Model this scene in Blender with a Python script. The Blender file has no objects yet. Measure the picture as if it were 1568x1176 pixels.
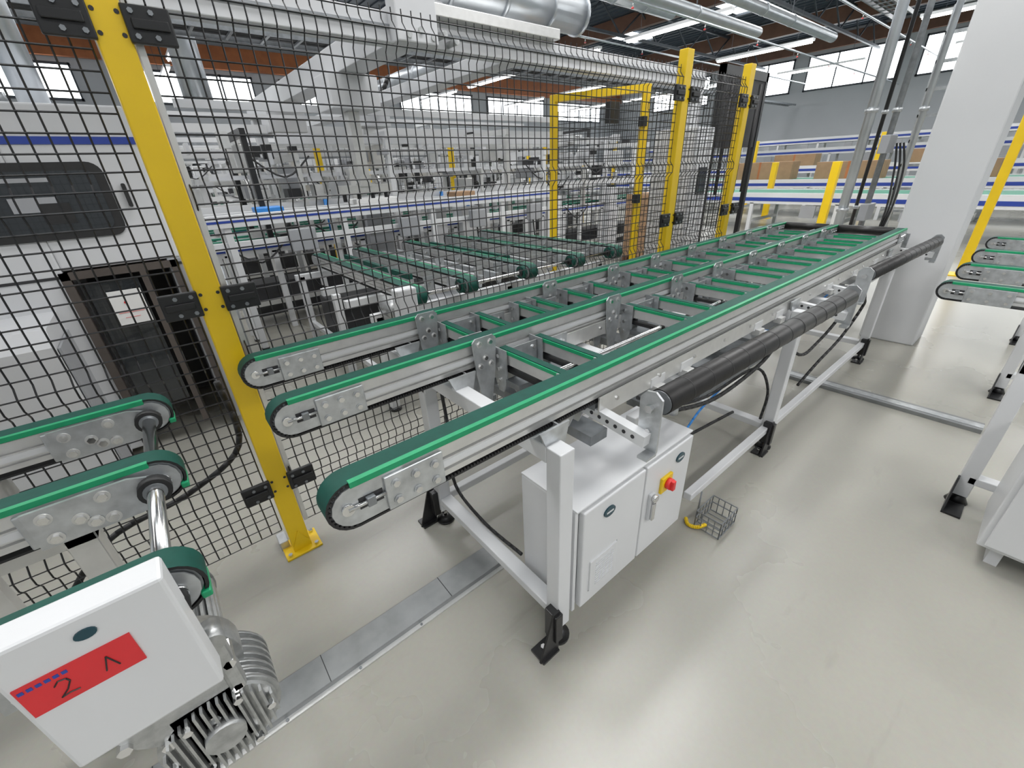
import bpy, bmesh, math, random
from mathutils import Matrix, Vector
random.seed(7)
scene=bpy.context.scene
try:
    scene.view_settings.view_transform='Standard'
    scene.view_settings.look='None'
    scene.view_settings.exposure=0.32
    scene.view_settings.gamma=1.08
except Exception as e: print(e)

# ---------------------------------------------------------------- materials
MATS={}
def mat(name,col,rough=.5,metal=0.,var=.08,scale=6.,bump=0.,emit=0.,coat=0.):
    m=bpy.data.materials.new(name); m.use_nodes=True
    nt=m.node_tree; n=nt.nodes; L=nt.links; p=n['Principled BSDF']
    p.inputs['Roughness'].default_value=rough; p.inputs['Metallic'].default_value=metal
    p.inputs['Coat Weight'].default_value=coat
    tc=n.new('ShaderNodeTexCoord'); nz=n.new('ShaderNodeTexNoise'); nz.inputs['Scale'].default_value=scale
    nz.inputs['Detail'].default_value=4
    L.new(tc.outputs['Object'],nz.inputs['Vector'])
    rp=n.new('ShaderNodeValToRGB')
    a=[max(0,c*(1-var)) for c in col]; b=[min(1,c*(1+var)) for c in col]
    rp.color_ramp.elements[0].color=(*a,1); rp.color_ramp.elements[1].color=(*b,1)
    rp.color_ramp.elements[0].position=.3; rp.color_ramp.elements[1].position=.7
    L.new(nz.outputs['Fac'],rp.inputs['Fac']); L.new(rp.outputs['Color'],p.inputs['Base Color'])
    if bump:
        bp=n.new('ShaderNodeBump'); bp.inputs['Strength'].default_value=bump; bp.inputs['Distance'].default_value=.01
        L.new(nz.outputs['Fac'],bp.inputs['Height']); L.new(bp.outputs['Normal'],p.inputs['Normal'])
    if emit:
        p.inputs['Emission Color'].default_value=(*col,1); p.inputs['Emission Strength'].default_value=emit
    MATS[name]=m; return m
mat('white_paint',(.68,.69,.705),.35,0,.03,3)
mat('machine_white',(.60,.61,.63),.4,0,.05,2)
mat('machine_grey',(.32,.33,.35),.45,0,.08,2)
mat('aluminium',(.68,.68,.67),.34,.65,.06,20)
mat('galvanised',(.52,.54,.555),.36,.75,.18,25)
mat('channel_metal',(.25,.26,.265),.42,.6,.12,14)
mat('zinc_dark',(.24,.255,.27),.42,.7,.2,18)
mat('steel',(.70,.70,.70),.18,1,.05,10)
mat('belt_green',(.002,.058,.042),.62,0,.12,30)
MATS['belt_green'].node_tree.nodes['Principled BSDF'].inputs['Specular IOR Level'].default_value=.3
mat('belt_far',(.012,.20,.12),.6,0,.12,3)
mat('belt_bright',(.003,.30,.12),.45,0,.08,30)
mat('rubber',(.010,.010,.011),.55,0,.2,30)
mat('black_paint',(.008,.008,.009),.35,0,.2,8)
mat('roller_rubber',(.014,.013,.013),.42,0,.25,30)
mat('mesh_black',(.008,.008,.010),.4,0,.1,8)
mat('yellow',(.86,.56,.006),.38,0,.04,5)
mat('red',(.72,.03,.03),.4,0,.05,8)
mat('label_red',(.68,.020,.026),.5,0,.05,8)
mat('blue',(.015,.045,.30),.4,0,.05,8)
mat('blue_bright',(.02,.2,.6),.4,0,.05,8)
mat('teal',(.0,.04,.06),.3,0,.05,8)
mat('glass_dark',(.014,.017,.020),.12,0,.2,3,coat=.5)
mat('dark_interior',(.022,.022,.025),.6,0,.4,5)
mat('paper',(.80,.80,.79),.7,0,.02,5)
mat('cardboard',(.33,.20,.11),.75,0,.1,6)
mat('orange_wood',(.42,.13,.04),.55,0,.15,3)
mat('brown_wood',(.13,.06,.035),.55,0,.15,3)
mat('concrete_white',(.62,.63,.645),.6,0,.03,1.5,bump=.05)
mat('wall_grey',(.50,.53,.56),.7,0,.04,.6)
mat('ceiling_blue',(.045,.060,.080),.6,.0,.15,.6)
mat('truss_steel',(.05,.058,.07),.5,.3,.2,3)
mat('duct',(.50,.53,.56),.32,.8,.1,5)
mat('window_light',(.92,.97,1.),.5,0,.02,.4,emit=4)
mat('tube_light',(1.,.98,.95),.5,0,.01,1,emit=8)
mat('cast_alu',(.45,.46,.46),.40,.75,.2,35,bump=.2)
mat('brown_frame',(.085,.070,.062),.5,.2,.2,5)
def floor_mat():
    m=bpy.data.materials.new('floor_epoxy'); m.use_nodes=True; nt=m.node_tree;n=nt.nodes;L=nt.links;p=n['Principled BSDF']
    tc=n.new('ShaderNodeTexCoord')
    n1=n.new('ShaderNodeTexNoise');n1.inputs['Scale'].default_value=.55;n1.inputs['Detail'].default_value=6
    n2=n.new('ShaderNodeTexNoise');n2.inputs['Scale'].default_value=60;n2.inputs['Detail'].default_value=3
    L.new(tc.outputs['Object'],n1.inputs['Vector']);L.new(tc.outputs['Object'],n2.inputs['Vector'])
    r=n.new('ShaderNodeValToRGB');r.color_ramp.elements[0].color=(.315,.306,.266,1);r.color_ramp.elements[1].color=(.375,.366,.322,1)
    r.color_ramp.elements[0].position=.35;r.color_ramp.elements[1].position=.65
    L.new(n1.outputs['Fac'],r.inputs['Fac'])
    mx=n.new('ShaderNodeMix');mx.data_type='RGBA';mx.blend_type='MULTIPLY';mx.inputs[0].default_value=.12
    L.new(r.outputs['Color'],mx.inputs[6]);L.new(n2.outputs['Color'],mx.inputs[7]);
    mp=n.new('ShaderNodeMapping');mp.inputs['Scale'].default_value=(1.2,7,1);mp.inputs['Rotation'].default_value=(0,0,.6)
    L.new(tc.outputs['Object'],mp.inputs['Vector'])
    n3=n.new('ShaderNodeTexNoise');n3.inputs['Scale'].default_value=1.6;n3.inputs['Detail'].default_value=8
    L.new(mp.outputs['Vector'],n3.inputs['Vector'])
    r3=n.new('ShaderNodeValToRGB');r3.color_ramp.elements[0].position=.63;r3.color_ramp.elements[1].position=.80
    r3.color_ramp.elements[0].color=(0,0,0,1);r3.color_ramp.elements[1].color=(.4,.4,.4,1)
    L.new(n3.outputs['Fac'],r3.inputs['Fac'])
    mx2=n.new('ShaderNodeMix');mx2.data_type='RGBA';mx2.inputs[7].default_value=(.16,.15,.13,1)
    L.new(r3.outputs['Color'],mx2.inputs[0]);L.new(mx.outputs[2],mx2.inputs[6])
    L.new(mx2.outputs[2],p.inputs['Base Color'])
    rr=n.new('ShaderNodeMapRange');rr.inputs[3].default_value=.22;rr.inputs[4].default_value=.34
    L.new(n1.outputs['Fac'],rr.inputs[0]);L.new(rr.outputs[0],p.inputs['Roughness'])
    p.inputs['Specular IOR Level'].default_value=.55
    MATS['floor']=m
floor_mat()

# ---------------------------------------------------------------- builder
class B:
    def __init__(s,name,M=None):
        s.name=name;s.bm=bmesh.new();s.M=M or Matrix.Identity(4);s.ml=[]
    def mi(s,m):
        if m not in s.ml:s.ml.append(m)
        return s.ml.index(m)
    def poly(s,vs,fs,m,smooth=None):
        V=[s.bm.verts.new(s.M@Vector(v)) for v in vs];k=s.mi(m);out=[]
        for i,f in enumerate(fs):
            F=s.bm.faces.new([V[j] for j in f]);F.material_index=k
            if smooth and smooth[i]:F.smooth=True
            out.append(F)
        return out
    def bx(s,x0,x1,y0,y1,z0,z1,m,bev=0):
        if x0>x1:x0,x1=x1,x0
        if y0>y1:y0,y1=y1,y0
        if z0>z1:z0,z1=z1,z0
        vs=[(x,y,z) for x in(x0,x1) for y in(y0,y1) for z in(z0,z1)]
        F=s.poly(vs,[(0,1,3,2),(4,6,7,5),(0,4,5,1),(2,3,7,6),(0,2,6,4),(1,5,7,3)],m)
        if bev:
            E=list({e for f in F for e in f.edges})
            bmesh.ops.bevel(s.bm,geom=E,offset=bev,segments=2,affect='EDGES',profile=.5,material=s.mi(m))
    def cyl(s,p0,p1,r,m,seg=14,r2=None,cap=True):
        p0=Vector(p0);p1=Vector(p1);d=(p1-p0).normalized();r2=r if r2 is None else r2
        a=d.orthogonal().normalized();b=d.cross(a);vs=[];fs=[];sm=[]
        off=math.pi/seg if seg==4 else 0
        for P,R in((p0,r),(p1,r2)):
            for i in range(seg):
                t=2*math.pi*i/seg+off;vs.append(P+a*R*math.cos(t)+b*R*math.sin(t))
        for i in range(seg):
            j=(i+1)%seg;fs.append((i,j,seg+j,seg+i));sm.append(seg>6)
        if cap:
            fs.append(tuple(range(seg))[::-1]);fs.append(tuple(range(seg,2*seg)));sm+=[False,False]
        s.poly(vs,fs,m,sm)
    def beam(s,p0,p1,w,h,m):
        p0=Vector(p0);p1=Vector(p1);d=(p1-p0).normalized()
        up=Vector((0,0,1)) if abs(d.z)<.95 else Vector((0,1,0))
        a=d.cross(up).normalized();b=a.cross(d)
        vs=[P+a*i*w/2+b*j*h/2 for P in(p0,p1) for i,j in((-1,-1),(1,-1),(1,1),(-1,1))]
        s.poly(vs,[(0,1,5,4),(1,2,6,5),(2,3,7,6),(3,0,4,7),(3,2,1,0),(4,5,6,7)],m)
    def prism(s,pts,ax,a0,a1,m):
        n=len(pts)
        def P(p,a):
            return {'X':(a,p[0],p[1]),'Y':(p[0],a,p[1]),'Z':(p[0],p[1],a)}[ax]
        vs=[P(p,a0) for p in pts]+[P(p,a1) for p in pts]
        fs=[(i,(i+1)%n,n+(i+1)%n,n+i) for i in range(n)]+[tuple(range(n))[::-1],tuple(range(n,2*n))]
        s.poly(vs,fs,m)
    def tube(s,pts,r,m,seg=8,k=6):
        P=[Vector(p) for p in pts];Q=[P[0]]+P+[P[-1]];C=[]
        for i in range(1,len(Q)-2):
            for j in range(k):
                t=j/k;a,b,c,d=Q[i-1],Q[i],Q[i+1],Q[i+2]
                C.append(.5*((2*b)+(c-a)*t+(2*a-5*b+4*c-d)*t*t+(3*b-a-3*c+d)*t**3))
        C.append(P[-1])
        for a,b in zip(C,C[1:]):
            if (b-a).length>1e-5:s.cyl(a,b,r,m,seg)
    def loop(s,x0,x1,zc,r,y0,y1,th,mo,mi_):
        out=[];inn=[]
        for i in range(13):
            t=math.pi/2+math.pi*i/12
            out.append((x0+r+r*math.cos(t),zc+r*math.sin(t)));inn.append((x0+r+(r-th)*math.cos(t),zc+(r-th)*math.sin(t)))
        for i in range(13):
            t=-math.pi/2+math.pi*i/12
            out.append((x1-r+r*math.cos(t),zc+r*math.sin(t)));inn.append((x1-r+(r-th)*math.cos(t),zc+(r-th)*math.sin(t)))
        n=len(out)
        vo=[(p[0],y,p[1]) for y in(y0,y1) for p in out];vi=[(p[0],y,p[1]) for y in(y0,y1) for p in inn]
        s.poly(vo,[(i,(i+1)%n,n+(i+1)%n,n+i) for i in range(n)],mo,[True]*n)
        s.poly(vi,[(i,(i+1)%n,n+(i+1)%n,n+i) for i in range(n)],mi_,[True]*n)
        for y in(y0,y1):
            vs=[(p[0],y,p[1]) for p in out]+[(p[0],y,p[1]) for p in inn]
            s.poly(vs,[(i,(i+1)%n,n+(i+1)%n,n+i) for i in range(n)],mi_)
    def done(s,parent=None):
        bmesh.ops.recalc_face_normals(s.bm,faces=s.bm.faces)
        me=bpy.data.meshes.new(s.name);s.bm.to_mesh(me);s.bm.free()
        for m in s.ml:me.materials.append(MATS[m])
        o=bpy.data.objects.new(s.name,me);bpy.context.collection.objects.link(o)
        if parent:o.parent=parent
        return o
def empty(name):
    e=bpy.data.objects.new(name,None);bpy.context.collection.objects.link(e);e.empty_display_size=.1;return e

# ---------------------------------------------------------------- camera
Xc=Vector((0.7677,-0.3176,0.5565));Yc=Vector((-0.6396,-0.3262,0.6960));Zc=Vector((-0.0395,-0.8903,-0.4536))
R=Matrix((Xc,Yc,Zc))
right=Vector((R[0][0],R[1][0],R[2][0])).normalized()
fwd=Vector((R[0][2],R[1][2],R[2][2]));fwd=(fwd-right*fwd.dot(right)).normalized()
up=right.cross(fwd)
cd=bpy.data.cameras.new('camera');cd.sensor_width=36;cd.lens=643/1568*36;cd.clip_start=.02;cd.clip_end=200
co=bpy.data.objects.new('camera',cd);bpy.context.collection.objects.link(co)
M=Matrix((right,up,-fwd)).transposed().to_4x4();M.translation=(0,0,1.6);co.matrix_world=M
scene.camera=co

# ---------------------------------------------------------------- room shell
X0,X1,Y0,Y1,ZT=-7,32,-9,25,7.6
b=B('floor');b.bx(X0,X1,Y0,Y1,-.2,0,'floor');b.done()
b=B('ceiling');b.bx(X0,X1,Y0,Y1,ZT,ZT+.2,'ceiling_blue')
for i in range(90):
    x=X0+.2+i*(X1-X0)/90
    b.bx(x,x+.16,Y0,Y1,ZT-.05,ZT,'ceiling_blue')
b.done()
b=B('wall_north');b.bx(X0,X1,Y1,Y1+.2,0,ZT,'wall_grey');b.done()
b=B('wall_south');b.bx(X0,X1,Y0-.2,Y0,0,ZT,'wall_grey');b.done()
b=B('wall_west');b.bx(X0-.2,X0,Y0,Y1,0,ZT,'wall_grey');b.done()
b=B('wall_east');b.bx(X1,X1+.2,Y0,Y1,0,ZT,'wall_grey')
b.done()
wi=0
def window(x0,x1,y0,y1,z0,z1,ax):
    global wi;wi+=1
    b=B('window_%d'%wi)
    if ax=='Y':
        b.bx(x0,x1,y0-.04,y0-.02,z0,z1,'window_light')
        n=max(1,int((x1-x0)/1.2))
        for i in range(n+1):
            x=x0+(x1-x0)*i/n;b.bx(x-.03,x+.03,y0-.09,y0-.01,z0-.05,z1+.05,'truss_steel')
        for z in(z0,z1):b.bx(x0-.05,x1+.05,y0-.09,y0-.01,z-.04,z+.04,'truss_steel')
    else:
        b.bx(x0-.04,x0-.02,y0,y1,z0,z1,'window_light')
        n=max(1,int((y1-y0)/1.2))
        for i in range(n+1):
            y=y0+(y1-y0)*i/n;b.bx(x0-.09,x0-.01,y-.03,y+.03,z0-.05,z1+.05,'truss_steel')
        for z in(z0,z1):b.bx(x0-.09,x0-.01,y0-.05,y1+.05,z-.04,z+.04,'truss_steel')
    b.done()
for x in (-5,1,7,13,19,25):window(x,x+4.8,Y1,0,4.6,5.7,'Y')
for y in (-7.5,-2.5,2.5,7.5,12.5,17.5):window(X1,0,y,y+4.2,5.0,6.6,'X')
b=B('trim_1');b.bx(X0,X1,Y1-.3,Y1-.1,5.9,6.7,'orange_wood');b.done()
b=B('trim_2');b.bx(X1-.3,X1-.1,Y0,Y1,6.8,7.4,'brown_wood');b.done()
b=B('roof_truss')
for y in (-4,0,3.2,8.5,14,19.5):
    for z in(6.4,7.35):b.bx(X0+.05,X1-.35,y-.05,y+.05,z-.05,z+.05,'truss_steel')
    x=X0+.1;k=0
    while x<X1-1.7:
        b.beam((x,y,6.4 if k%2 else 7.35),(x+1.3,y,7.35 if k%2 else 6.4),.05,.05,'truss_steel');x+=1.3;k+=1
b.done()
b=B('timber_roof_beam')
for x in (-3,4.5,12,19.5,27):b.bx(x-.12,x+.12,Y0+.05,Y1-.35,6.9,7.5,'brown_wood')
b.done()
k=0
for x in (-1.5,6.5,14,21.5):
    for y in (-6.5,1.0,5.5,11,16.5):
        b=B('skylight' if k==0 else 'skylight.%03d'%k);k+=1
        b.bx(x,x+2.2,y,y+1.2,ZT-.12,ZT-.09,'window_light')
        for xx in(x-.1,x+2.2):b.bx(xx,xx+.1,y-.1,y+1.3,ZT-.2,ZT-.06,'truss_steel')
        b.bx(x+1.07,x+1.13,y,y+1.2,ZT-.15,ZT-.06,'truss_steel')
        b.done()
k=0
for x in (-3,2.2,7.5,13,18.5,24):
    for y in (-7,-3.2,1.0,6.8,11,15.2,19.4):
        z=4.9
        b=B('fluorescent_light_fixture' if k==0 else 'fluorescent_light_fixture.%03d'%k);k+=1
        b.bx(x-.09,x+.09,y,y+3.2,z+.03,z+.10,'white_paint')
        b.cyl((x-.04,y+.05,z),(x-.04,y+3.15,z),.025,'tube_light',8);b.cyl((x+.04,y+.05,z),(x+.04,y+3.15,z),.025,'tube_light',8)
        for yy in(y+.5,y+2.7):b.cyl((x,yy,z+.1),(x,yy,6.1),.006,'truss_steel',4)
        b.done()
def duct(name,p0,p1,r,st=1.3):
    b=B(name);p0=Vector(p0);p1=Vector(p1);L=(p1-p0).length;d=(p1-p0)/L
    b.cyl(p0,p1,r,'duct',20)
    for i in range(1,int(L/st)):
        q=p0+d*i*st;b.cyl(q,q+d*.05,r*1.06,'duct',20)
        if abs(d.z)<.5 and i%2:b.cyl(q+Vector((0,0,r)),q+Vector((0,0,r+.5)),.01,'truss_steel',4)
    b.done()
duct('ventilation_duct',(X0+.1,9.2,5.6),(14,9.2,5.6),.22)
duct('ventilation_duct.001',(2.4,4.75,4.1),(14,4.75,4.1),.10)
duct('ventilation_duct.003',(1.2,8.4,2.6),(1.2,8.4,6.1),.18)
duct('ventilation_duct.004',(0.5,4.2,3.5),(9,4.2,3.5),.07)
duct('ventilation_duct.006',(5.2,6.4,3.4),(5.2,14,3.4),.15)
duct('ventilation_duct.007',(.3,5.4,2.4),(.3,5.4,6.1),.12)
k=0
for (y,z,xe) in((3.9,4.5,16),(12,4.3,X1),(-2,4.3,X1),(6.3,3.0,12)):
    b=B('cable_tray' if k==0 else 'cable_tray.%03d'%k);k+=1
    a=X0+.1 if z>3.2 else -.5
    for dy in(-.2,.2):b.bx(a,xe-.4,y+dy-.01,y+dy+.01,z,z+.08,'zinc_dark')
    for i in range(int((xe-a-.6)/.35)):b.bx(a+.1+i*.35,a+.1+i*.35+.03,y-.2,y+.2,z,z+.02,'zinc_dark')
    for j in range(3):b.cyl((a,y-.1+j*.1,z+.05),(xe-.5,y-.1+j*.1,z+.05),.025,'rubber',6)
    b.done()
k=0
for (y,z) in((2.4,5.4),(5.6,5.35),(7.2,4.7),(11.2,5.2),(-1.2,5.6)):
    b=B('sprinkler_pipe' if k==0 else 'sprinkler_pipe.%03d'%k);k+=1
    b.cyl((X0+.1,y,z),(X1-.5,y,z),.03,'duct',8)
    for i in range(12):
        x=X0+1.5+i*3;b.cyl((x,y,z-.12),(x,y,z),.012,'steel',8);b.cyl((x,y,z-.14),(x,y,z-.12),.03,'red',8)
    b.done()

# ---------------------------------------------------------------- belt unit
def belt(b,x0,x1,y,zt=1.03,w=.06,h=.125,teeth=(),pl=.15):
    r=h/2;zc=zt-r;zb=zt-h
    b.loop(x0,x1,zc,r,y,y+w,.006,'belt_green','rubber')
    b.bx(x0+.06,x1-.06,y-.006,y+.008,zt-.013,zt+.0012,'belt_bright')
    H=h-.034;z0=zb+.018
    pr=[(0,0),(0,.016),(.010,.016),(.010,.024),(0,.024),(0,.050),(.010,.050),(.010,.058),(0,.058),(0,H)]
    pts=[(y+p[0],z0+p[1]) for p in pr]+[(y+w-p[0],z0+p[1]) for p in pr[::-1]]
    b.prism(pts,'X',x0+.10,x1-.10,'aluminium')
    b.bx(x0+.2,x1-.2,y-.002,y+.002,z0+.028,z0+.046,'white_paint')
    for x,sg in((x0,1),(x1,-1)):
        b.cyl((x+sg*r,y+.004,zc),(x+sg*r,y+w-.004,zc),r-.008,'zinc_dark',18)
        for yy in(y-.003,y+w-.001):
            pts=[]
            for i in range(9):
                t=math.pi/2+math.pi*i/8
                pts.append((x+sg*(r+(r-.012)*math.cos(t)),zc+(r-.012)*math.sin(t)))
            pts+=[(x+sg*.18,zc-r+.012),(x+sg*.18,zc+r-.012)]
            b.prism(pts,'Y',yy,yy+.004,'galvanised')
        xa,xb=sorted((x+sg*.13,x+sg*(.13+pl)))
        for yy in(y-.012,y+w+.002):
            b.bx(xa,xb,yy,yy+.010,zc-.052,zc+.040,'galvanised',.003)
        for i in range(3):
            for j in(-.030,.016):
                xx=xa+.025+i*(pl-.05)/2
                b.cyl((xx,y-.012,zc+j),(xx,y-.019,zc+j),.009,'steel',6)
                b.cyl((xx,y-.012,zc+j),(xx,y-.0145,zc+j),.012,'galvanised',12)
        b.cyl((x+sg*.045,y-.008,zc),(x+sg*.13,y-.008,zc),.005,'steel',8)
        b.bx(x+sg*.085,x+sg*.105,y-.016,y-.002,zc-.012,zc+.012,'zinc_dark',.002)
        b.bx(x+sg*.070,x+sg*.125,y-.004,y-.0025,zc-.016,zc+.014,'dark_interior')
        b.cyl((x+sg*.045,y-.010,zc),(x+sg*.045,y-.002,zc),.014,'steel',12)
    for (ta,tb) in teeth:
        n=int((tb-ta)/.010)
        for i in range(n):
            xx=ta+i*.010;b.bx(xx,xx+.006,y-.0015,y+w,zb+.005,zb+.012,'rubber')
    for i in range(14):
        t=math.pi/2+math.pi*(i+.5)/14
        cx=x0+r+(r-.008)*math.cos(t);cz=zc+(r-.008)*math.sin(t)
        b.bx(cx-.003,cx+.003,y-.0015,y+w*.5,cz-.003,cz+.003,'rubber')

# ================================================================ MAIN CONVEYOR
main=empty('belt_conveyor')
XA,XB=.10,5.02
b=B('belt_lanes')
YS=(.765,1.25,1.69)
for y in YS:belt(b,XA,XB,y,teeth=((.3,1.0),))
for y in YS:
    b.bx(.96,XB-.15,y-.016,y-.010,.868,.930,'aluminium')
    b.bx(.96,XB-.15,y-.016,y+.012,.862,.868,'aluminium')
    b.bx(.96,XB-.15,y+.002,y+.056,.875,.905,'zinc_dark')
    for i in range(16):
        x=1.05+i*.25
        b.cyl((x,y-.016,.90),(x,y-.022,.90),.008,'steel',6)
b.done(main)
b=B('cross_transfer_units')
pairs=[(.94,1.13),(1.38,1.50),(1.74,1.96),(2.32,2.50),(2.80,2.98),(3.26,3.44),(3.74,3.92),(4.20,4.36),(4.60,4.72)]
for xa,xb in pairs:
    small=(xa==1.38)
    for y0,y1 in((.835,1.235),(1.32,1.675)):
        if small and y0<1:continue
        for x in(xa,xb):
            b.bx(x-.017,x+.017,y0+.01,y1-.02,.925,.975,'aluminium')
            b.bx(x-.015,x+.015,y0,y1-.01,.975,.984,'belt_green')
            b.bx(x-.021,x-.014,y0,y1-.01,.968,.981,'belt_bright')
            b.bx(x-.014,x+.014,y0+.02,y1-.03,.890,.905,'rubber')
            for yy,s in((y0+.015,1),(y1-.03,-1)):
                b.cyl((x-.013,yy,.955),(x+.013,yy,.955),.026,'belt_green',14)
                b.prism([(yy-.035,.985),(yy+.05,.985),(yy+.045,.86),(yy+.02,.80),(yy-.01,.80),(yy-.035,.86)],'X',x-.028,x-.023,'galvanised')
                b.prism([(yy-.035,.965),(yy+.05,.965),(yy+.045,.86),(yy+.02,.80),(yy-.01,.80),(yy-.035,.86)],'X',x+.023,x+.028,'galvanised')
                for dz in(.955,.90,.85):b.cyl((x-.028,yy+.01,dz),(x-.035,yy+.01,dz),.009,'steel',6)
        xm=(xa+xb)/2
        yp=y1-.035
        b.prism([(xa+.03,.975),(xb-.03,.975),(xb-.03,.80),(xb-.05,.76),(xa+.05,.76),(xa+.03,.80)],'Y',yp,yp+.005,'galvanised')
        for dx in(xa+.05,xb-.05):
            for dz in(.95,.87):b.cyl((dx,yp,dz),(dx,yp-.007,dz),.009,'steel',6)
        b.prism([(xb+.035,.96),(xb+.15,.96),(xb+.15,.84),(xb+.10,.78),(xb+.035,.80)],'Y',yp,yp+.005,'galvanised')
        for dx,dz in((xb+.06,.93),(xb+.12,.93),(xb+.06,.86)):b.cyl((dx,yp,dz),(dx,yp-.007,dz),.009,'steel',6)
        b.bx(xa-.03,xb+.03,y0+.12,y0+.20,.84,.865,'zinc_dark')
        b.bx(xa-.03,xb+.03,y1-.14,y1-.06,.84,.865,'zinc_dark')
        b.bx(xm-.02,xm+.02,y0+.05,y1-.05,.78,.835,'aluminium')
        b.cyl((xm,(y0+y1)/2,.62),(xm,(y0+y1)/2,.80),.03,'aluminium',14)
        b.cyl((xm,(y0+y1)/2,.80),(xm,(y0+y1)/2,.84),.01,'steel',8)
        b.bx(xm-.035,xm+.035,(y0+y1)/2-.035,(y0+y1)/2+.035,.60,.625,'zinc_dark')
    b.bx(xa+.05,xb-.05,.80,1.72,.70,.74,'zinc_dark')
b.cyl((.94,1.02,.91),(4.7,1.02,.91),.010,'steel',10);b.cyl((.94,1.5,.91),(4.7,1.5,.91),.010,'steel',10)
b.done(main)
b=B('gusset_plates')
for y in YS:
    for x in (.80,1.58,2.14,2.60,3.08,3.55,4.02,4.44):
        if y<1:continue
        yy=y-.024
        b.prism([(x,1.03),(x+.015,1.045),(x+.095,1.045),(x+.11,1.03),(x+.10,.90),(x+.075,.76),(x+.035,.76),(x+.01,.90)],'Y',yy,yy+.006,'galvanised')
        b.prism([(x,1.03),(x+.11,1.03),(x+.10,.90),(x+.075,.76),(x+.035,.76),(x+.01,.90)],'Y',y+.066,y+.072,'galvanised')
        for dx,dz in((.03,1.02),(.08,1.02),(.055,.96),(.03,.93),(.08,.93)):
            b.cyl((x+dx,yy,dz),(x+dx,yy-.008,dz),.009,'steel',6)
            b.cyl((x+dx,yy,dz),(x+dx,yy-.002,dz),.013,'aluminium',12)
for y in YS:
    for x in(.70,2.51,4.43):
        b.prism([(y-.03,.92),(y+.09,.92),(y+.055,.80),(y+.005,.80)],'X',x+.062,x+.068,'galvanised')
        b.prism([(x-.02,.925),(x+.10,.925),(x+.075,.83),(x+.02,.83)],'Y',y-.034,y-.026,'galvanised')
b.done(main)
b=B('end_rollers')
for y0,y1 in((.84,1.24),(1.325,1.68)):
    b.cyl((4.93,y0,1.0),(4.93,y1,1.0),.035,'roller_rubber',18);b.cyl((4.93,y0-.02,1.0),(4.93,y1+.02,1.0),.012,'steel',10)
    b.cyl((4.82,y0,.95),(4.82,y1,.95),.03,'roller_rubber',18)
b.bx(5.03,5.05,.74,1.78,.86,.98,'galvanised')
b.done(main)
b=B('steel_frame')
W='white_paint'
LX=(.73,2.54,4.46);YF,YB=.70,1.51
for x in LX:
    for y in(YF,YB):
        b.bx(x-.03,x+.03,y-.03,y+.03,.085,.875,W,.004)
    b.bx(x-.03,x+.03,YF+.03,1.80,.815,.875,W,.004)
    b.bx(x-.03,x+.03,YF+.03,YB-.03,.13,.17,W,.004)
for y in(YF,YB):
    b.bx(.76 if y==YB else 1.62,2.51,y-.02,y+.02,.13,.17,W,.004)
    b.bx(2.57,4.43,y-.02,y+.02,.13,.17,W,.004)
b.bx(.70,4.46,1.47,1.53,.76,.815,W,.004)
b.bx(1.10,4.46,.70,.74,.76,.815,W,.004)
for x in (1.44,2.2,3.0,3.7):b.bx(x-.025,x+.025,.70,1.80,.79,.84,W,.003)
b.done(main)
b=B('levelling_feet')
for x in LX:
    for y,s in((YF,-1),(YB,1)):
        b.cyl((x,y,.02),(x,y,.10),.009,'steel',10)
        b.cyl((x,y,0.0),(x,y,.012),.045,'black_paint',20);b.cyl((x,y,.012),(x,y,.03),.045,'black_paint',20,r2=.014)
        b.cyl((x,y,.05),(x,y,.062),.016,'steel',6)
        xa=x-.055
        b.bx(xa-.065,xa+.015,y-.02+s*.03,y+.05+s*.03,0.0,.010,'black_paint')
        b.prism([(xa-.07,.0),(xa+.02,.0),(xa+.025,.21),(xa-.005,.21)],'Y',y+.035*s-.004,y+.035*s+.004,'black_paint')
        b.bx(xa-.004,xa+.030,y-.03+s*.02,y+.03+s*.02,.06,.20,'black_paint',.003)
        for z in(.09,.13,.17):b.cyl((xa+.01,y+.035*s,z),(xa+.01,y+.035*s-.012,z),.009,'steel',6)
        b.cyl((xa-.03,y+s*.03+.02,.01),(xa-.03,y+s*.03+.02,.03),.010,'steel',6)
b.done(main)
b=B('guide_rollers')
def groller(p0,p1,r=.042):
    p0=Vector(p0);p1=Vector(p1);d=(p1-p0).normalized()
    b.cyl(p0,p1,r,'roller_rubber',24);b.cyl(p0-d*.004,p0,r*.92,'zinc_dark',24);b.cyl(p1,p1+d*.004,r*.92,'zinc_dark',24)
    b.cyl(p0-d*.05,p1+d*.05,.012,'steel',12)
    n=int((p1-p0).length/.12)
    for i in range(1,n):
        q=p0+d*(i*.12);b.cyl(q,q+d*.004,r+.0008,'rubber',24)
groller((1.046,.585,.95),(2.67,.54,.95))
groller((3.28,.608,.95),(4.86,.54,.95))
for x,y in((1.00,.585),(2.71,.54),(3.23,.608),(4.90,.54)):
    b.prism([(y-.035,.985),(y-.01,1.005),(y+.02,1.0),(y+.04,.975),(y+.035,.80),(y-.035,.80)],'X',x-.004,x+.004,'galvanised')
    for dz in(.83,.87):b.cyl((x-.004,y,dz),(x-.011,y,dz),.009,'steel',6)
    b.cyl((x-.004,y,.95),(x-.02,y,.95),.014,'steel',6)
    b.prism([(y-.035,.80),(y+.0,.80),(y+.0,.79),(y-.035,.79)],'X',x-.05,x,'galvanised')
    b.beam((x-.022,y-.01,.845),(x-.022,.90,.875),.035,.040,'white_paint')
    for i in range(8):
        yy=y+.03+i*.033;z=.846+(yy-y)*.096
        b.cyl((x-.041,yy,z),(x-.0385,yy,z),.007,'dark_interior',10)
b.done(main)
b=B('pneumatics_and_cables')
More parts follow.
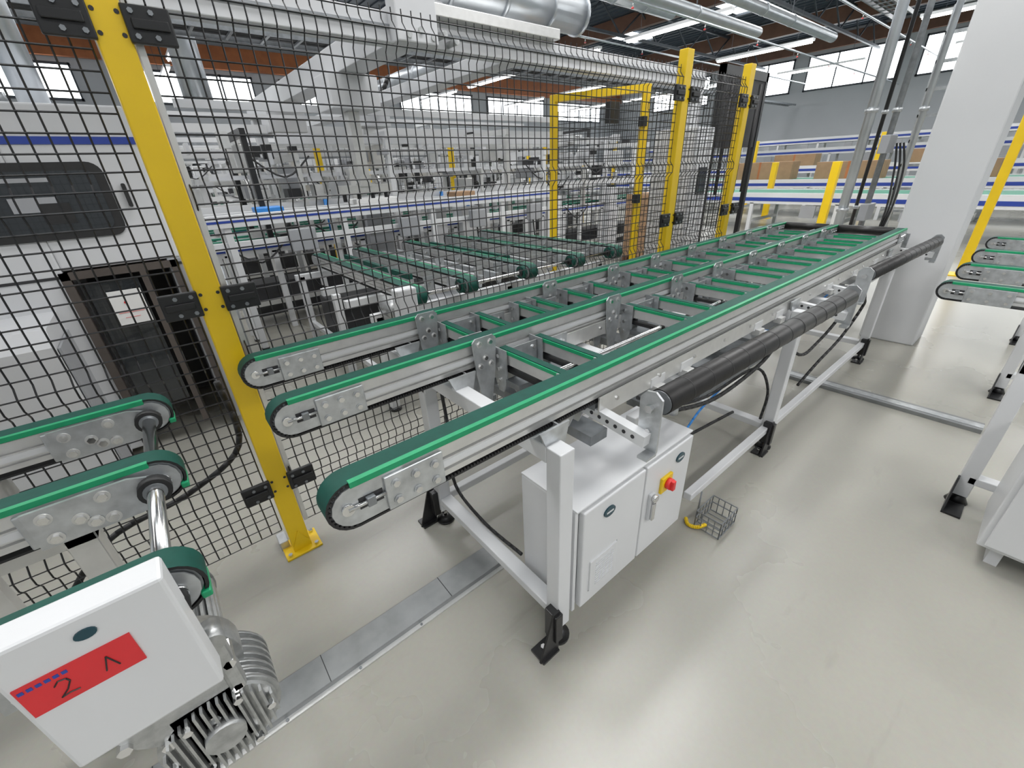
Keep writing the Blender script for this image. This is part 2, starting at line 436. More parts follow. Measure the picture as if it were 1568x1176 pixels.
for x in(1.25,1.45,2.1,2.35,3.1,3.6,4.1):
    b.bx(x,x+.09,.745,.80,.86,.90,'white_paint',.004);b.bx(x+.01,x+.06,.72,.76,.84,.87,'aluminium',.003)
    b.cyl((x+.03,.765,.69),(x+.03,.765,.77),.028,'zinc_dark',14);b.cyl((x+.03,.765,.65),(x+.03,.765,.69),.020,'cast_alu',14)
b.tube([(1.3,.80,.72),(1.6,.78,.62),(1.9,.76,.58),(2.3,.74,.64),(2.48,.74,.74)],.010,'rubber')
b.tube([(1.35,.86,.74),(1.6,.86,.60),(2.0,.86,.50),(2.4,.80,.55),(2.5,.74,.40),(2.5,.74,.20)],.008,'rubber')
b.tube([(2.6,.80,.72),(2.9,.74,.5),(3.3,.76,.46),(3.6,.74,.6),(3.8,.76,.78)],.010,'rubber')
b.tube([(3.3,.62,.93),(3.36,.6,.8),(3.5,.62,.7),(3.4,.66,.5),(3.1,.68,.4),(2.9,.7,.30)],.009,'rubber')
b.tube([(1.1,.98,.78),(1.4,1.0,.7),(1.9,1.0,.68),(2.4,1.02,.72)],.006,'blue_bright')
b.tube([(2.5,.98,.72),(3.0,.9,.6),(3.4,.9,.62),(4,.9,.7)],.006,'blue_bright')
b.tube([(1.6,.9,.45),(1.75,.86,.35),(1.95,.86,.44),(2.2,.86,.50)],.006,'blue_bright')
b.tube([(.76,1.45,.85),(.78,1.45,.5),(.77,1.44,.25),(.76,1.2,.19),(.77,.95,.19)],.008,'rubber')
b.tube([(1.48,.9,.3),(1.9,.95,.2),(2.5,.9,.18)],.009,'rubber')
b.bx(2.0,2.9,.9,.96,.45,.50,'zinc_dark')
b.bx(1.6,4.4,1.0,1.08,.52,.56,'zinc_dark')
for x in(1.3,2.0,2.8,3.5):b.cyl((x,1.25,.62),(x,1.25,.76),.045,'zinc_dark',16);b.cyl((x,1.25,.55),(x,1.25,.62),.03,'black_paint',12)
b.done(main)

# electrical cabinet
cab=empty('electrical_cabinet')
b=B('cabinet_body')
b.bx(.775,1.475,.69,.94,.12,.61,'white_paint',.006)
b.bx(.775,.79,.672,.69,.12,.61,'white_paint',.002)
b.bx(.80,1.14,.655,.682,.135,.60,'white_paint',.005);b.bx(1.148,1.47,.655,.682,.135,.60,'white_paint',.005)
b.bx(1.139,1.149,.68,.69,.135,.60,'dark_interior')
b.bx(.775,1.475,.664,.94,.61,.618,'white_paint',.002)
for x in(.83,1.42):b.bx(x-.02,x+.02,.70,.92,.10,.12,W)
b.bx(.84,.99,.649,.656,.20,.35,'white_paint',.002)
for i in range(10):b.bx(.87,.97,.6465,.650,.215+i*.012,.219+i*.012,'machine_white')
b.bx(.84,.99,.6545,.6552,.193,.199,'machine_grey');b.bx(.992,.996,.6545,.6552,.193,.35,'machine_grey')
for x,z in((.93,.535),(1.38,.535)):
    pts=[(x+.030*math.cos(t*math.pi/8),z+.021*math.sin(t*math.pi/8)) for t in range(16)]
    b.prism(pts,'Y',.650,.656,'teal');b.bx(x-.018,x+.018,.6485,.651,z-.003,z+.003,'white_paint')
b.bx(1.250,1.325,.643,.656,.420,.495,'yellow',.003)
b.cyl((1.29,.643,.46),(1.29,.625,.46),.024,'red',20);b.bx(1.280,1.300,.612,.627,.438,.482,'red',.003)
b.bx(1.175,1.205,.640,.656,.33,.46,'machine_white',.004);b.bx(1.18,1.20,.628,.640,.335,.42,'steel',.004)
b.cyl((1.19,.64,.445),(1.19,.625,.445),.016,'steel',16)
b.done(cab);cab.parent=main

b=B('wire_basket')
bx0,bx1,by0,by1=1.62,1.78,.52,.64
for z in(.008,.06,.10):
    for p,q in(((bx0,by0),(bx1,by0)),((bx1,by0),(bx1,by1)),((bx1,by1),(bx0,by1)),((bx0,by1),(bx0,by0))):
        b.cyl((*p,z),(*q,z),.003,'zinc_dark',6)
for i in range(6):
    x=bx0+(bx1-bx0)*i/5
    b.cyl((x,by0,.008),(x,by1,.008),.0024,'zinc_dark',6)
    for y in(by0,by1):b.cyl((x,y,.004),(x,y,.10),.0024,'zinc_dark',6)
for i in range(5):
    y=by0+(by1-by0)*i/4
    for x in(bx0,bx1):b.cyl((x,y,.004),(x,y,.10),.0024,'zinc_dark',6)
b.cyl((1.68,.66,0),(1.68,.66,.17),.004,'zinc_dark',8);b.tube([(1.66,.6,.015),(1.61,.62,.015),(1.60,.66,.01),(1.63,.69,.01)],.009,'yellow')
b.done()

def channel(name,x0,x1,y0,y1):
    b=B(name);b.bx(x0,x1,y0,y1,0,.028,'channel_metal',.002)
    if x1-x0>y1-y0:
        b.bx(x0,x1,y0-.018,y0,0,.006,'aluminium')
        n=int((x1-x0)/.5)
        for i in range(1,n+1):b.bx(x0+i*.5,x0+i*.5+.003,y0,y1,.028,.0285,'dark_interior')
        for i in range(n*2):b.cyl((x0+i*.25+.1,y0-.010,.006),(x0+i*.25+.1,y0-.010,.010),.005,'zinc_dark',8)
    else:
        b.bx(x0+.03,x1-.03,y0,y1,.028,.030,'galvanised')
    b.done()
channel('cable_channel',-2.5,.82,1.09,1.21)
channel('cable_channel.001',3.64,3.76,-.15,1.0)

# ================================================================ LEFT CONVEYOR
lc=empty('belt_conveyor.001')
b=B('belt_lanes')
for y in(.80,1.22,1.65):
    belt(b,-3.2,-.115,y,zt=1.0,h=.12,pl=.17)
    b.prism([(-.40,.885),(-.40,.985),(-.22,.985),(-.16,.965),(-.145,.94),(-.16,.905),(-.22,.885)],'Y',y-.022,y-.014,'galvanised')
    for dx,dz in((-.37,.96),(-.32,.93),(-.37,.905),(-.27,.965),(-.27,.905),(-.30,.91)):
        b.cyl((dx,y-.022,dz),(dx,y-.031,dz),.010,'steel',6);b.cyl((dx,y-.022,dz),(dx,y-.025,dz),.015,'aluminium',14)
    b.cyl((-.18,y-.045,.94),(-.18,y-.018,.94),.034,'rubber',20);b.cyl((-.18,y-.048,.94),(-.18,y-.045,.94),.024,'zinc_dark',20)
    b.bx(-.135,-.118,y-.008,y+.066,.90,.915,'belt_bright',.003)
b.done(lc)
b=B('drive_shaft');b.cyl((-.18,.74,.94),(-.18,1.73,.94),.0165,'steel',20);b.done(lc)
b=B('support_frame')
b.bx(-.62,-.54,.72,1.74,.79,.87,'aluminium',.004)
for y in(.90,1.40):
    b.bx(-.60,-.56,y-.02,y+.02,.08,.79,'aluminium',.003)
    b.cyl((-.58,y,0),(-.58,y,.08),.03,'black_paint',16)
    b.bx(-2.62,-2.54,y-.04,y+.04,.08,.79,'aluminium',.003);b.cyl((-2.58,y,0),(-2.58,y,.08),.03,'black_paint',16)
b.bx(-2.62,-2.54,.72,1.74,.79,.87,'aluminium',.004)
b.bx(-.40,-.34,1.30,1.36,.0,.87,'aluminium',.003);b.bx(-2.55,-.34,1.30,1.36,.80,.86,'aluminium',.003)
b.done(lc)
b=B('motor_cover')
b.bx(-.352,-.150,.705,.765,.775,1.058,'white_paint',.006)
b.bx(-.343,-.215,.7025,.7055,.924,.988,'label_red')
pts=[(-.252+.013*math.cos(t*math.pi/8),1.024+.009*math.sin(t*math.pi/8)) for t in range(16)]
b.prism(pts,'Y',.7020,.7056,'teal')
def stroke(ps,dx=-.006,dz=.026):
    for p,q in zip(ps,ps[1:]):b.cyl((p[0]+dx,.7018,p[1]+dz),(q[0]+dx,.7018,q[1]+dz),.0011,'black_paint',6)
stroke([(-.303,.935),(-.297,.942),(-.289,.940),(-.287,.933),(-.294,.920),(-.304,.910),(-.294,.912),(-.284,.910)])
stroke([(-.252,.915),(-.244,.942),(-.236,.915)])
for i in range(6):
    x=-.340+i*.009;b.bx(x,x+.006,.7018,.7026,.975,.981,'blue')
b.done(lc)
b=B('gear_motor')
mx,mz=-.245,.66
b.cyl((mx,.80,mz+.02),(mx,.86,mz+.02),.10,'cast_alu',28)
b.cyl((mx,.86,mz),(mx,.92,mz),.115,'cast_alu',28);b.cyl((mx,.92,mz),(mx,1.12,mz),.080,'cast_alu',28)
b.cyl((mx,1.12,mz),(mx,1.18,mz),.095,'cast_alu',28,r2=.08)
for i in range(28):
    t=2*math.pi*i/28;c,s_=math.cos(t),math.sin(t)
    b.beam((mx+.088*c,.925,mz+.088*s_),(mx+.088*c,1.115,mz+.088*s_),.006,.02,'cast_alu') if abs(s_)<.8 else b.bx(mx+.09*c-.003,mx+.09*c+.003,.925,1.115,mz+.09*s_-.012,mz+.09*s_+.012,'cast_alu')
for i in range(8):
    t=2*math.pi*i/8+.3
    b.cyl((mx+.10*math.cos(t),.85,mz+.02+.10*math.sin(t)),(mx+.10*math.cos(t),.79,mz+.02+.10*math.sin(t)),.012,'steel',6)
b.bx(mx-.06,mx+.06,.95,1.08,mz+.08,mz+.14,'cast_alu',.006)
b.bx(mx-.05,mx+.10,.80,.92,.44,.66,'cast_alu',.02)
cx_,cz_=mx+.035,.535
b.cyl((cx_,.80,cz_),(cx_,.96,cz_),.105,'cast_alu',32)
for i in range(15):
    xx=cx_-.098+i*.014;hh=math.sqrt(max(0,.103**2-(xx-cx_)**2))
    b.bx(xx-.0025,xx+.0025,.782,.80,cz_-hh,cz_+hh,'cast_alu')
for i in range(7):b.cyl((cx_,.81+i*.022,cz_),(cx_,.818+i*.022,cz_),.114,'cast_alu',32)
b.cyl((cx_,.772,cz_),(cx_,.80,cz_),.038,'cast_alu',22)
for i in range(6):
    t=i*math.pi/3;b.cyl((cx_+.09*math.cos(t),.775,cz_+.09*math.sin(t)),(cx_+.09*math.cos(t),.79,cz_+.09*math.sin(t)),.009,'steel',6)
b.bx(mx+.075,mx+.105,.79,.83,.62,.80,'cast_alu',.008)
b.cyl((mx+.09,.785,.79),(mx+.09,.835,.79),.022,'cast_alu',16)
b.done(lc)

# ================================================================ FENCES
def wires(b,p0,p1,z0,z1,sp=.042,off=(0,-1),bends=(.42,1.02,1.56,2.07),r=.0026,sz=.05):
    p0=Vector(p0);p1=Vector(p1);L=(p1-p0).length;d=(p1-p0)/L;n=Vector(off)
    cs=[(0,z0)]
    for zb in bends:
        if z0<zb-.06 and zb+.06<z1:cs+=[(0,zb-.05),(.026,zb-.018),(.026,zb+.018),(0,zb+.05)]
    cs.append((0,z1))
    k=int(L/sp)
    for i in range(k+1):
        p=p0+d*(L*i/k)
        for a,c in zip(cs,cs[1:]):
            q0=p+n*a[0];q1=p+n*c[0];b.cyl((q0.x,q0.y,a[1]),(q1.x,q1.y,c[1]),r,'mesh_black',4,cap=False)
    z=z0
    while z<=z1+.001:
        o=.004
        for zb in bends:
            if abs(z-zb)<.05:o=.004+.026*max(0,1-max(0,abs(z-zb)-.018)/.032)
        q0=p0+n*o;q1=p1+n*o;b.cyl((q0.x,q0.y,z),(q1.x,q1.y,z),r,'mesh_black',4,cap=False)
        z+=sz
def post(b,x,y,h=2.24,w=.08,d=.06,foot=True):
    b.bx(x-w/2,x+w/2,y-d/2,y+d/2,.008,h,'yellow',.004)
    if foot:
        b.bx(x-.08,x+.08,y-.07,y+.07,0,.010,'yellow',.002)
        b.prism([(x-.04,.01),(x+.04,.01),(x+.04,.03),(x,.12),(x-.04,.03)],'Y',y-d/2-.006,y-d/2,'yellow')
        for dx,dy in((-.06,-.05),(.06,-.05),(.06,.05),(-.06,.05)):b.cyl((x+dx,y+dy,.01),(x+dx,y+dy,.022),.010,'steel',6)
def bracket(b,x,y,z,d=.06,sides=(-1,1)):
    for s in sides:
        x0=x+s*.035;x1=x+s*.145
        b.bx(x0,x1,y-d/2-.016,y-d/2+.004,z-.044,z+.044,'black_paint',.004)
        b.bx(x+s*.05,x+s*.135,y-d/2-.026,y-d/2-.014,z-.012,z+.012,'black_paint',.003)
        for dx in(.055,.10):
            for dz in(-.028,.028):b.cyl((x+s*dx,y-d/2-.016,z+dz),(x+s*dx,y-d/2-.022,z+dz),.007,'zinc_dark',6)
    for dz in(-.026,.026):
        for dx in(-.026,.026):b.cyl((x+dx,y-d/2,z+dz),(x+dx,y-d/2-.002,z+dz),.006,'dark_interior',8)
FY=1.84
fe=empty('safety_fence')
b=B('mesh_panels')
wires(b,(-2.9,FY),(.05,FY),.14,2.16)
wires(b,(.16,FY),(2.97,FY),.14,2.16)
wires(b,(3.07,FY),(3.87,FY),.14,2.16)
b.tube([(-.75,1.92,.10),(-.5,1.93,.38),(-.2,1.92,.46),(.02,1.91,.60),(.03,1.91,.9)],.012,'rubber')
b.done(fe)
b=B('posts')
for x in(-2.95,.105,3.02,3.91):
    post(b,x,FY)
    for z in(.40,1.23,2.0):bracket(b,x,FY,z)
b.bx(.150,.168,FY-.01,FY+.03,.14,2.2,'aluminium')
b.bx(.02,.06,FY+.02,FY+.10,0,.05,'galvanised',.004)
b.done(fe)
g=empty('safety_gate')
b=B('gate_frame')
G0=(3.88,2.72);G1=(3.52,3.54)
for p in(G0,G1):
    post(b,p[0],p[1],h=2.24,w=.06,d=.06)
b.beam((*G0,2.21),(*G1,2.21),.06,.06,'yellow')
for z in(.5,1.3,1.95):
    b.bx(3.80,3.86,2.67,2.73,z-.04,z+.04,'black_paint',.004)
b.bx(3.60,3.74,2.9,2.96,1.95,2.12,'black_paint',.005)
wires(b,(3.92,1.90),(3.89,2.68),.14,2.16,off=(-1,0))
wires(b,(3.86,2.76),(3.54,3.50),.14,2.10,off=(-1,0),bends=())
b.done(g)

# ================================================================ MACHINE BEHIND FENCE
b=B('processing_machine')
my=3.4
b.bx(-3.2,-.42,my,5.2,.05,1.99,'machine_white',.01)
b.bx(-.42,.12,my,5.2,1.20,1.99,'machine_white',.01)
b.bx(.05,.13,my,5.2,.05,1.20,'machine_grey',.005)
b.bx(-.42,.05,my+.8,5.2,.05,1.20,'dark_interior')
b.bx(-3.21,.125,my-.006,my,1.81,1.845,'blue')
b.bx(-3.21,.125,my-.003,my,1.16,1.175,'dark_interior')
def rrect(x0,x1,z0,z1,r,n=5):
    P=[]
    for cx,cz,a in((x1-r,z1-r,0),(x0+r,z1-r,90),(x0+r,z0+r,180),(x1-r,z0+r,270)):
        for i in range(n+1):
            t=math.radians(a+90*i/n);P.append((cx+r*math.cos(t),cz+r*math.sin(t)))
    return P
b.prism(rrect(-.70,-.07,1.36,1.73,.06),'Y',my-.012,my-.001,'rubber')
b.prism(rrect(-.66,-.11,1.40,1.69,.04),'Y',my-.016,my-.011,'glass_dark')
b.bx(-.48,-.30,my-.019,my-.015,1.50,1.57,'machine_grey');b.bx(-.38,-.26,my-.021,my-.017,1.44,1.54,'rubber');b.bx(-.62,-.30,my-.019,my-.015,1.64,1.66,'machine_grey')
b.prism(rrect(-.02,.00,1.50,1.62,.008),'Y',my-.03,my-.001,'rubber')
b.bx(-.44,-.40,my-.02,my+.04,.10,1.19,'brown_frame');b.bx(-.44,.10,my-.02,my+.04,1.15,1.19,'brown_frame');b.bx(.06,.10,my-.02,my+.04,.10,1.19,'brown_frame')
b.bx(-.10,-.07,my-.02,my+.04,.10,1.15,'brown_frame')
b.bx(-.36,-.12,my+.0,my+.004,.30,1.12,'glass_dark')
b.bx(-.285,-.13,my-.03,my-.024,.86,1.06,'paper')
b.cyl((-.22,my-.031,.99),(-.22,my-.034,.99),.008,'red',8);b.bx(-.27,-.15,my-.032,my-.030,.93,.932,'red');b.bx(-.25,-.18,my-.032,my-.030,.90,.902,'red')
b.prism([(my-.5,.05),(my-.5,.92),(my-.44,1.0),(my,1.0),(my,.05)],'X',-2.4,-.52,'machine_white')
b.bx(-.515,-.505,my-.45,my-.05,.12,.9,'machine_grey')
b.bx(-2.6,-.6,my+.5,my+1.6,1.99,2.25,'duct',.02);b.cyl((-.25,my+.6,1.99),(-.25,my+.6,3.2),.07,'duct',16)
for i in range(6):b.cyl((-1.6+i*.25,my+.2,1.99),(-1.6+i*.25,my+.2,2.05),.03,'zinc_dark',12)
b.bx(.2,.34,my+.2,my+1.2,.1,.95,'dark_interior',.01)
for i in range(3):
    b.cyl((.2+i*.06,my+.12,.2),(.2+i*.06,my+.12,1.3-.1*i),.014,'zinc_dark',8)
b.done()
b=B('yellow_column');b.bx(-1.35,-1.15,6.0,6.2,0,2.9,'yellow');b.bx(-1.7,-.8,5.95,6.2,2.7,2.9,'yellow');b.bx(-1.45,-1.05,5.9,6.3,0,.02,'yellow');b.done()

# ================================================================ TRANSFER CONVEYOR behind fence
tr=empty('transfer_conveyor')
b=B('transfer_lanes')
for i,x in enumerate((1.30,1.72,2.30,2.86,3.38)):
    b.M=Matrix.Translation((x,2.48,0))@Matrix.Rotation(math.pi/2,4,'Z')
    belt(b,0,2.2,0,zt=.93,w=.085,h=.11)
    b.M=Matrix.Identity(4)
    b.cyl((x-.12,2.56,.875),(x+.02,2.56,.875),.050,'belt_green',18)
    b.cyl((x-.13,2.56,.875),(x-.12,2.56,.875),.03,'rubber',18)
b.cyl((1.15,2.56,.875),(3.40,2.56,.875),.014,'steel',14)
for x in(1.50,2.50,3.05):
    b.bx(x-.02,x+.02,3.1,4.5,.86,.90,'belt_green');b.bx(x-.025,x+.025,3.1,4.5,.80,.86,'galvanised')
for x in(1.95,2.1,2.65,3.2):b.bx(x-.02,x+.02,2.75,4.6,.80,.86,'galvanised')
b.done(tr)
b=B('transfer_frame')
for y in(2.75,3.25,3.8,4.6):
    b.bx(1.0,3.40,y-.03,y+.03,.70,.76,W,.003)
for y in(2.75,3.6,4.6):
    for x in(1.05,2.2,3.36):
        b.bx(x-.03,x+.03,y-.03,y+.03,.02,.74,W,.003);b.cyl((x,y,0),(x,y,.02),.045,'black_paint',14)
for x in(1.05,3.36):b.bx(x-.02,x+.02,2.78,4.57,.25,.29,W)
b.bx(1.06,1.20,2.42,2.50,.76,.97,W,.01)
b.cyl((1.13,2.52,.80),(1.13,2.75,.80),.07,'cast_alu',20)
for x in(1.45,1.9,2.1,2.5,2.7,3.05,3.2):
    for y in(2.80,3.4,4.0):
        b.prism([(x,.93),(x+.1,.93),(x+.07,.76),(x+.03,.76)],'Y',y,y+.006,'galvanised')
        b.cyl((x+.05,y-.008,.88),(x+.05,y,.88),.01,'steel',6)
b.tube([(1.2,2.6,.75),(1.7,2.55,.6),(2.2,2.6,.5),(2.6,2.6,.66)],.012,'rubber')
b.tube([(2.2,2.7,.72),(2.5,2.6,.5),(2.9,2.6,.55),(3.3,2.6,.7)],.010,'rubber')
b.bx(1.4,2.0,3.0,3.4,.3,.65,'machine_grey',.01);b.bx(2.5,3.0,3.0,3.3,.3,.6,'zinc_dark',.01)
b.bx(1.1,3.3,3.9,4.3,.15,.6,'dark_interior',.01)
b.done(tr)
b=B('roller_conveyor')
for z0,z1,yy in((1.22,1.33,4.88),(1.02,1.09,4.92)):
    b.bx(.45,4.9,yy,yy+.05,z0,z1,W,.004)
b.bx(.45,4.9,5.28,5.32,1.22,1.33,W,.004)
b.bx(.45,4.9,4.876,4.88,1.265,1.285,'blue')
for x in(.6,1.7,2.8,3.9,4.8):
    for yy in(4.9,5.26):
        b.bx(x-.03,x+.03,yy,yy+.05,.02,1.22,W,.003);b.cyl((x,yy+.025,0),(x,yy+.025,.02),.04,'black_paint',12)
x=.55
while x<4.85:
    b.cyl((x,4.93,1.29),(x,5.28,1.29),.022,'steel',10);x+=.09
for x in(1.1,2.3,3.3,4.3):
    b.bx(x,x+.25,4.8,4.87,.95,1.16,'machine_grey',.008);b.tube([(x+.1,4.84,.95),(x+.15,4.82,.6),(x+.4,4.84,.5)],.012,'rubber',6)
b.bx(.9,1.15,4.97,5.2,1.32,1.37,'blue_bright',.01);b.bx(1.9,2.4,4.97,5.2,1.32,1.38,'paper',.01);b.bx(3.2,3.5,4.97,5.2,1.32,1.38,'cardboard',.01)
b.done()

# overhead gantry
ga=empty('gantry_crane')
b=B('gantry_beams')
b.bx(-2.5,5.6,3.13,3.27,2.37,2.53,'machine_white',.006)
b.bx(-2.5,5.6,3.115,3.13,2.44,2.46,'zinc_dark')
b.bx(1.90,2.16,3.3,9.0,2.50,2.72,'machine_white',.006)
b.bx(2.75,2.95,3.3,9.0,2.40,2.52,'machine_white',.006)
for x in(-2.4,5.5):b.bx(x-.08,x+.08,3.12,3.28,0,2.37,'machine_white',.005)
for x in(2.0,2.85):b.bx(x-.08,x+.08,8.84,9.0,0,2.5,'machine_white',.005)
b.bx(1.75,3.1,3.05,3.40,2.53,2.60,'aluminium',.005)
b.bx(1.62,1.92,3.02,3.14,2.36,2.66,'machine_white',.01)
for i in range(5):b.cyl((1.70+i*.09,3.01,2.40+.03*(i%2)),(1.70+i*.09,3.14,2.40+.03*(i%2)),.02,'cast_alu',10)
b.cyl((1.75,3.35,2.82),(3.6,3.35,2.82),.14,'duct',24)
for x in(1.75,2.2,2.7,3.2,3.6):b.cyl((x,3.35,2.82),(x+.03,3.35,2.82),.155,'duct',24)
b.cyl((3.55,3.35,2.82),(3.55,3.35,6.1),.10,'duct',18)
b.bx(1.4,1.75,3.25,3.5,2.70,2.95,'machine_white',.02)
b.tube([(-1.5,3.2,2.56),(-.6,3.2,2.7),(.3,3.2,2.58),(1.2,3.2,2.75),(1.8,3.2,2.62)],.02,'rubber')
b.bx(-2.4,1.4,3.30,3.42,2.60,2.64,'zinc_dark')
for i in range(20):b.bx(-2.4+i*.19,-2.3+i*.19,3.29,3.43,2.64,2.72,'black_paint')
b.done(ga)
b=B('gantry_carriage')
for (x,y) in((2.03,5.0),(2.85,6.5),(2.03,7.5)):
    b.bx(x-.25,x+.25,y-.2,y+.2,2.2,2.5,'machine_white',.01);b.bx(x-.06,x+.06,y-.06,y+.06,1.5,2.2,'aluminium',.004)
    b.bx(x-.3,x+.3,y-.05,y+.05,1.44,1.52,'aluminium');
    for k in range(4):b.cyl((x-.24+k*.16,y,1.36),(x-.24+k*.16,y,1.44),.022,'rubber',10)
    b.tube([(x+.2,y,2.5),(x+.4,y,2.8),(x+.5,y+.5,2.7),(x+.3,y+.9,2.55)],.03,'rubber')
b.done(ga)

# background production lines
def line(name,x0,x1,y,seed,zc=.95,hmax=2.4,dens=1.0):
    rd=random.Random(seed);b=B(name)
    for dy in(-.45,.45):
        b.bx(x0,x1,y+dy-.03,y+dy+.03,zc-.12,zc,W);b.bx(x0,x1,y+dy-.034,y+dy-.03,zc-.07,zc-.045,'blue')
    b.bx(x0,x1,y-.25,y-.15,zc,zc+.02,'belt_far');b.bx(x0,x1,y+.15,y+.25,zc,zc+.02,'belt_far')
    b.bx(x0,x1,y-.5,y-.46,zc+.30,zc+.38,W);b.bx(x0,x1,y-.46,y-.42,.3,.36,'aluminium')
    for z in(zc+.62,zc+.95,zc+1.25):
        a=rd.uniform(x0,x0+2);c=rd.uniform(x1-3,x1)
        b.bx(a,c,y-.40,y-.34,z,z+rd.choice([.04,.07,.1]),rd.choice(['aluminium','white_paint','machine_white','machine_white']))
        b.bx(a,c,y+.34,y+.40,z,z+.05,rd.choice(['aluminium','zinc_dark','white_paint']))
    x=x0+.2
    while x<x1-.6:
        for dy in(-.45,.45):
            b.bx(x-.03,x+.03,y+dy-.03,y+dy+.03,0.0,zc-.1,W)
        if rd.random()<.6*dens:
            h=rd.uniform(1.5,hmax);c=rd.choice(['aluminium','machine_white','aluminium','white_paint','black_paint'])
            ww=rd.uniform(.015,.035)
            for dy in(-.5,.5):b.bx(x-ww,x+ww,y+dy-.03,y+dy+.03,zc,h,c)
            b.bx(x-ww,x+ww,y-.55,y+.55,h,h+.07,c)
            b.bx(x-.08,x+.08,y-.2,y+.1,h-.32,h-.05,rd.choice(['white_paint','machine_grey','machine_grey','aluminium','machine_white']),.01)
            b.cyl((x,y-.1,zc+.2),(x,y-.1,h-.3),.02,'steel',8)
        for _ in range(8):
            w=rd.uniform(.03,.16);h=rd.uniform(.02,.15);xx=x+rd.uniform(0,.5);zz=rd.uniform(zc,zc+1.0);yy=y+rd.uniform(-.6,.3)
            b.bx(xx,xx+w,yy,yy+rd.uniform(.05,.2),zz,zz+h,rd.choice(['machine_grey','dark_interior','white_paint','aluminium','black_paint','machine_white','machine_white']))
        if rd.random()<.45:
            w=rd.uniform(.15,.35);h=rd.uniform(.2,.5);lo=rd.choice([.12,zc-.1])
            b.bx(x+.05,x+.05+w,y-.6,y-.35,lo,zc+h*.5,rd.choice(['machine_white','machine_grey','white_paint','aluminium','machine_white']),.008)
        if rd.random()<.5:
            b.cyl((x+.2,y-.55,zc+.05),(x+.2,y-.55,zc+.05+rd.uniform(.15,.35)),.025,rd.choice(['cast_alu','black_paint','zinc_dark','blue_bright']),10)
        if rd.random()<.6:
            z=rd.uniform(.4,zc+.9);b.tube([(x,y-.5,z),(x+.3,y-.52,z-.2),(x+.6,y-.5,z)],.010,'rubber',5,4)
        for j in range(2):
            b.cyl((x+j*.22,y-.42,zc-.03),(x+j*.22,y+.42,zc-.03),.025,rd.choice(['steel','roller_rubber']),8)
        x+=rd.uniform(.34,.6)
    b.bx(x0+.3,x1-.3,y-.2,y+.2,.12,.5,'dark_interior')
    b.done()
line('production_line',.4,8.5,6.0,1,zc=1.0,hmax=2.1)
line('production_line.001',-.9,8.9,7.9,2,zc=.95,hmax=2.3)
line('production_line.002',-3,12,10.4,3,zc=1.0,hmax=2.7)
line('production_line.003',-5,14.5,13.6,4,zc=1.1,hmax=3.0)
line('production_line.004',-5,14.5,17.5,5,zc=1.1,hmax=3.3)
def cabinetm(name,x0,x1,y0,y1,h):
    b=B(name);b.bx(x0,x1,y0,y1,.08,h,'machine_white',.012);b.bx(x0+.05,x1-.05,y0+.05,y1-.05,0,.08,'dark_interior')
    n=max(1,int((x1-x0)/.9))
    for i in range(n):
        a=x0+(x1-x0)*i/n;c=x0+(x1-x0)*(i+1)/n
        b.bx(a+.02,c-.02,y0-.02,y0,.12,h-.15,'white_paint',.005)
        b.prism(rrect(a+.22,c-.22,h*.58,h*.76,.05),'Y',y0-.03,y0-.02,'glass_dark')
        b.bx(c-.09,c-.06,y0-.05,y0-.02,h*.42,h*.5,'black_paint')
    b.bx(x0,x1,y0-.022,y0,h-.12,h-.08,'blue')
    b.bx(x0+.3,x1-.3,y0+.2,y1-.2,h,h+.25,'duct',.01)
    b.done()
cabinetm('machine_enclosure',5.4,6.8,8.6,9.2,2.2)
cabinetm('machine_enclosure.001',-1.2,1.0,11.4,12.6,2.5)
cabinetm('machine_enclosure.002',5.5,8.2,14.7,16,2.6)
cabinetm('machine_enclosure.003',1.5,4,19,20.5,3.0)
cabinetm('machine_enclosure.004',9,12,19,20.5,3.0)
cabinetm('machine_enclosure.005',-5,-2,15,16.4,3.0)
b=B('safety_fence.001')
for x in(2.2,4.4,6.6,8.8):
    b.bx(x-.04,x+.04,6.85,6.91,0,2.1,'yellow');b.bx(x-.08,x+.08,6.80,6.96,0,.01,'yellow')
wires(b,(2.2,6.88),(8.8,6.88),.15,2.05,sp=.1,bends=(),r=.003,sz=.1)
b.done()
b=B('safety_fence.002')
for x in(1.8,4.0,6.2,8.4,10.6):
    b.bx(x-.04,x+.04,9.37,9.43,0,2.1,'yellow');b.bx(x-.08,x+.08,9.32,9.48,0,.01,'yellow')
wires(b,(1.8,9.4),(10.6,9.4),.15,2.05,sp=.12,bends=(),r=.003,sz=.12)
b.done()
b=B('control_cabinet')
b.bx(4.35,4.70,2.45,2.9,.1,1.9,'machine_white',.01);b.bx(4.4,4.65,2.43,2.45,.2,1.8,'white_paint',.006);b.bx(4.45,4.6,2.415,2.43,1.3,1.55,'glass_dark');b.bx(4.38,4.67,2.48,2.87,0,.1,'dark_interior')
b.done()
b=B('dark_curtain_rack')
b.bx(5.75,5.81,3.0,3.06,0,2.6,'black_paint');b.bx(6.9,6.96,3.0,3.06,0,2.6,'black_paint');b.bx(5.75,6.96,3.0,3.06,2.5,2.6,'black_paint')
b.bx(5.81,6.9,3.01,3.03,1.75,2.5,'dark_interior')
for i in range(4):b.cyl((5.9+i*.25,2.95,2.45),(5.9+i*.25,2.95,1.2),.02,'rubber',8)
b.done()

